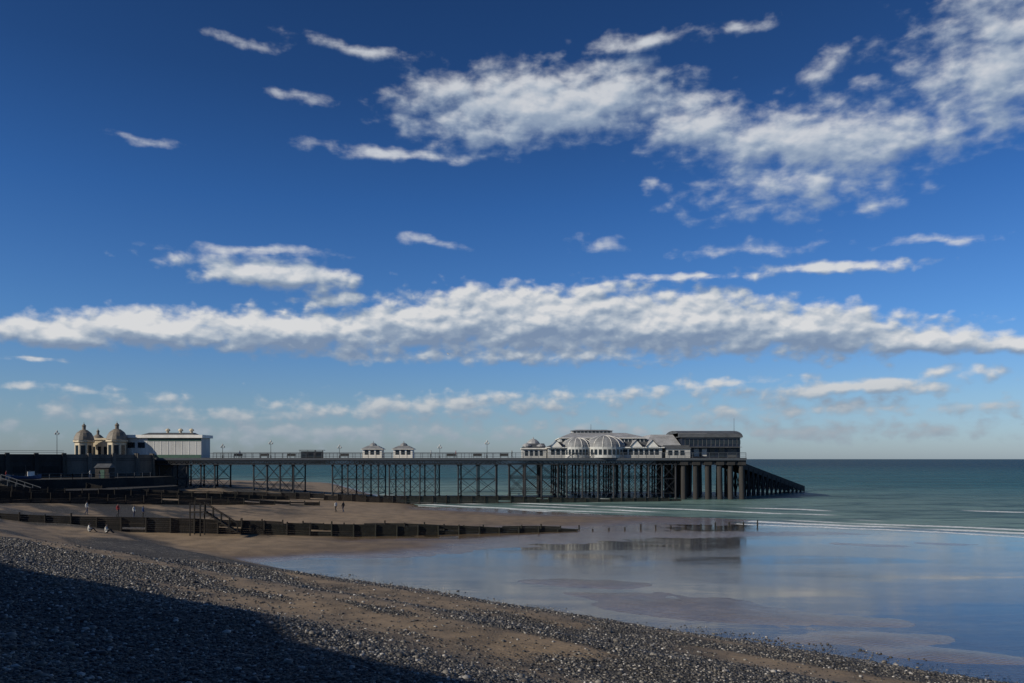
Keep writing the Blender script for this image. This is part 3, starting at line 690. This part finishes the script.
# ---------------------------------------------------------------- clouds (dome section far away)
def ae(u,v):
    return (math.degrees(math.atan((u-512)/FP)),math.degrees(math.atan((459-v)/math.hypot(FP,u-512))))
CL=[# u,v,ru,rv,rot,w
(540,106,165,50,2,1.35),(600,96,100,42,4,1.15),(455,92,85,32,4,.95),(395,150,115,9,-2,.8),(480,152,60,8,4,.6),(500,125,120,30,0,.9),
(700,122,100,36,-10,1.05),(800,138,185,46,-5,1.25),(890,142,120,38,6,1.05),(800,186,140,36,-3,.8),(765,208,75,20,0,.5),(880,207,58,8,0,.55),
(985,80,110,68,-14,1.0),(1020,30,130,58,-25,.9),(900,62,55,20,-25,.42),(820,65,34,18,25,.62),(860,80,20,12,0,.5),
(355,48,70,10,-2,.6),(635,42,60,14,6,.85),(735,28,46,11,-2,.55),(305,101,38,7,0,.65),(135,136,48,6,0,.65),(250,42,46,6,0,.38),
(275,274,125,20,-2,1.05),(262,252,95,7,1,.8),(345,300,80,9,2,.62),(428,243,38,7,-4,.75),(598,289,48,6.5,2,.65),(603,242,26,9,-4,.45),(660,182,18,5,0,.45),
(745,250,90,7,0,.42),(765,250,22,9,0,.5),(705,278,95,7,-3,.65),(830,267,90,8.5,-2,.8),(945,241,60,7.5,-2,.65),(108,258,10,4,0,.35),
(60,333,120,19,0,1.15),(150,329,140,23,0,1.3),(300,331,170,26,2,1.3),(430,324,150,32,3,1.3),(545,320,180,43,0,1.45),(680,324,160,37,-1,1.4),(800,331,150,33,-4,1.3),(930,339,140,19,-3,1.15),(1030,341,90,14,0,.95),(560,353,240,13,0,.7),(360,355,120,8,0,.55),(20,358,48,4,0,.6),
(860,386,110,11,2,1.),(730,384,120,8,2,.5),(930,384,40,12,0,.65),(650,395,260,10,0,.42),(430,408,260,15,2,.6),(60,390,110,6,-2,.35),(200,412,220,13,0,.5),(300,432,360,16,0,.5),(820,410,280,12,0,.5),(950,372,70,9,0,.4),(700,432,420,14,0,.45)]
lst=[]
for u,v,ru,rv,ro,wt in CL:
    a,e_=ae(u,v); a2,_=ae(u+ru,v); a1,_=ae(u-ru,v); _,e2=ae(u,v-rv); _,e1=ae(u,v+rv)
    lst.append((a,e_,(a2-a1)/2,(e2-e1)/2,ro,wt))
rc=random.Random(3)
for i in range(10):
    lst.append((rc.choice([-1,1])*rc.uniform(48,78),rc.uniform(4,40),rc.uniform(6,13),rc.uniform(1.5,3.5),0,rc.uniform(.7,1.1)))
for i in range(5): lst.append((rc.uniform(-35,35),rc.uniform(36,46),rc.uniform(6,13),rc.uniform(1.5,3.5),0,rc.uniform(.6,.9)))
azs=np.arange(-80,80.01,.2); els=np.arange(.02,50,.16)
AZ,EL=np.meshgrid(azs,els)
WA=AZ+2.4*fbm(AZ*.3+40,EL*.5+9,4,81); WE=EL+(.8+.6*ss(EL,10,20))*fbm(AZ*.3+3,EL*.5+77,4,82)*ss(EL,0,4)
def env(a_,e_):
    E=np.full(a_.shape,-1.)
    for (a,e0,ra,re_,ro,wt) in lst:
        c=math.cos(math.radians(ro)); s_=math.sin(math.radians(ro)); dx=a_-a; dy=e_-e0
        r=np.sqrt(((dx*c+dy*s_)/ra)**2+((-dx*s_+dy*c)/re_)**2); val=wt*(1-r)
        E=np.logaddexp(E*14,val*14)/14
    return E
E1=env(WA,WE); E2=env(WA-.5,WE+.8)
RD=24000.
ca=np.radians(AZ);ce=np.radians(EL)
cv=np.stack([RD*np.cos(ce)*np.sin(ca),RD*np.cos(ce)*np.cos(ca),RD*np.sin(ce)],-1).reshape(-1,3)
nh,nw=AZ.shape
ii,jj=np.meshgrid(np.arange(nh-1),np.arange(nw-1),indexing='ij')
cq=np.stack([ii*nw+jj,ii*nw+jj+1,(ii+1)*nw+jj+1,(ii+1)*nw+jj],-1).reshape(-1,4)
fm=E1[:-1,:-1].ravel()>-.45; cq=cq[fm]
me=npmesh('clouds',cv,cq)
for nm,ar in(('env',E1),('shade',E1-E2),('az',AZ),('el',EL)):
    at=me.attributes.new(nm,'FLOAT','POINT'); at.data.foreach_set('value',ar.ravel().astype(np.float32))
cm=bpy.data.materials.new('cloud_vapour'); cm.use_nodes=True; nt=cm.node_tree; nt.nodes.clear(); N=NT(nt)
az=N.attr('az'); el=N.attr('el'); ev=N.attr('env'); shd=N.attr('shade')
soft=N.sm(el,11.5,15)
Q=N.xyz(N.m('MULTIPLY',az,.46),N.m('MULTIPLY',el,.85),0.)
n1=N.noise(Q,1.,8,.54,dist=.12); n2=N.noise(N.v('ADD',Q,(-.15,.30,0)),1.,3,.5,dist=.12); n1s=N.noise(Q,1.,3,.5,dist=.12)
wq=N.v('ADD',N.xyz(az,N.m('MULTIPLY',el,1.4),0.),N.v('SCALE',N.v('SUBTRACT',N.noise(N.xyz(az,el,2.),1.1,3,.5,col=True),(.5,.5,.5)),sc=1.4))
def bill(off):
    p=N.v('ADD',wq,off) if off else wq
    return N.m('SUBTRACT',1.,N.m('MULTIPLY',N.vor(p,.8,.5,'2D').outputs['Distance'],1.15))
bl1=bill(None); bl2=bill((-.15,.35,0))
D=N.m('ADD',ev,N.m('MULTIPLY',N.m('SUBTRACT',n1,.5),N.sm(soft,0,1,1.35,1.75)))
D=N.m('ADD',D,N.m('MULTIPLY',N.m('SUBTRACT',bl1,.5),N.sm(soft,0,1,.45,.22)))
alpha=N.m('MULTIPLY',N.sm(D,.0,N.sm(soft,0,1,.62,1.0)),N.sm(soft,0,1,.95,.9))
lit=N.m('ADD',N.sm(soft,0,1,.44,.52),N.m('ADD',N.m('MULTIPLY',N.m('SUBTRACT',n1s,n2),1.6),N.m('MULTIPLY',shd,1.0)))
lit=N.m('ADD',lit,N.m('MULTIPLY',N.m('SUBTRACT',bl1,bl2),N.sm(soft,0,1,.45,.18)))
lit=N.m('ADD',lit,N.m('MULTIPLY',N.m('SUBTRACT',n1,n1s),.9))
lit=N.m('MAXIMUM',N.m('MINIMUM',lit,1.),0.)
ccol=N.ramp(lit,[(0,(.20,.27,.39)),(.35,(.29,.36,.46)),(.65,(.47,.52,.58)),(1,(.71,.71,.71))])
ccol=N.mix(N.m('MULTIPLY',soft,.25),ccol,(.40,.49,.63,1))
ccol=N.mix(N.sm(el,0,7.5),(.30,.36,.42,1),ccol)
emn=N.n('ShaderNodeEmission'); N.put(emn.inputs[0],ccol); trn=N.n('ShaderNodeBsdfTransparent')
mxx=N.n('ShaderNodeMixShader'); N.put(mxx.inputs[0],alpha); N.put(mxx.inputs[1],trn.outputs[0]); N.put(mxx.inputs[2],emn.outputs[0])
ot=N.n('ShaderNodeOutputMaterial'); N.put(ot.inputs[0],mxx.outputs[0])
try: cm.cycles.emission_sampling='NONE'
except Exception as ex_: print(ex_)
me.materials.append(cm); co_=bpy.data.objects.new('clouds',me); scene.collection.objects.link(co_)

# ---------------------------------------------------------------- world
w=bpy.data.worlds.new('sky'); scene.world=w; w.use_nodes=True; nt=w.node_tree; nt.nodes.clear(); N=NT(nt)
sky=N.n('ShaderNodeTexSky'); sky.sky_type='NISHITA'; sky.sun_disc=False; sky.sun_elevation=SUN_EL; sky.sun_rotation=math.atan2(SUN.x,SUN.y)
sky.air_density=1.; sky.dust_density=.5; sky.ozone_density=2.
dirv=N.n('ShaderNodeTexCoord').outputs['Generated']; s3=N.n('ShaderNodeSeparateXYZ'); N.put(s3.inputs[0],dirv)
tint=N.ramp(N.m('MAXIMUM',s3.outputs[2],0.),[(0,(.54,.68,1.04)),(.07,(.48,.66,.96)),(.16,(.33,.60,1.00)),(.3,(.20,.46,.86)),(.42,(.145,.33,.62)),(.6,(.115,.25,.46)),(1,(.12,.23,.42))])
base=N.mix(1.,sky.outputs[0],tint,'MULTIPLY')
bg=N.n('ShaderNodeBackground'); N.put(bg.inputs[0],base); bg.inputs[1].default_value=.1
ow=N.n('ShaderNodeOutputWorld'); N.put(ow.inputs[0],bg.outputs[0])
try: w.cycles.sampling_method='MANUAL'; w.cycles.sample_map_resolution=512
except Exception as ex_: print(ex_)

sl_=bpy.data.lights.new('sun','SUN'); sl_.energy=4.0; sl_.angle=math.radians(.5); sl_.color=(1,.91,.77)
so=bpy.data.objects.new('sun',sl_); so.rotation_euler=(-SUN).to_track_quat('-Z','Y').to_euler(); scene.collection.objects.link(so)
cd=bpy.data.cameras.new('camera'); cd.lens=28*FP/796.4; cd.sensor_width=36; cd.shift_y=117.5/1024; cd.clip_end=90000; cd.clip_start=.1
co=bpy.data.objects.new('camera',cd); co.location=(0,0,H); co.rotation_euler=(math.radians(90),0,0); scene.collection.objects.link(co); scene.camera=co
scene.view_settings.view_transform='Standard'; scene.view_settings.look='None'; scene.view_settings.exposure=0
print('pebbles',n,'ground verts',len(verts))
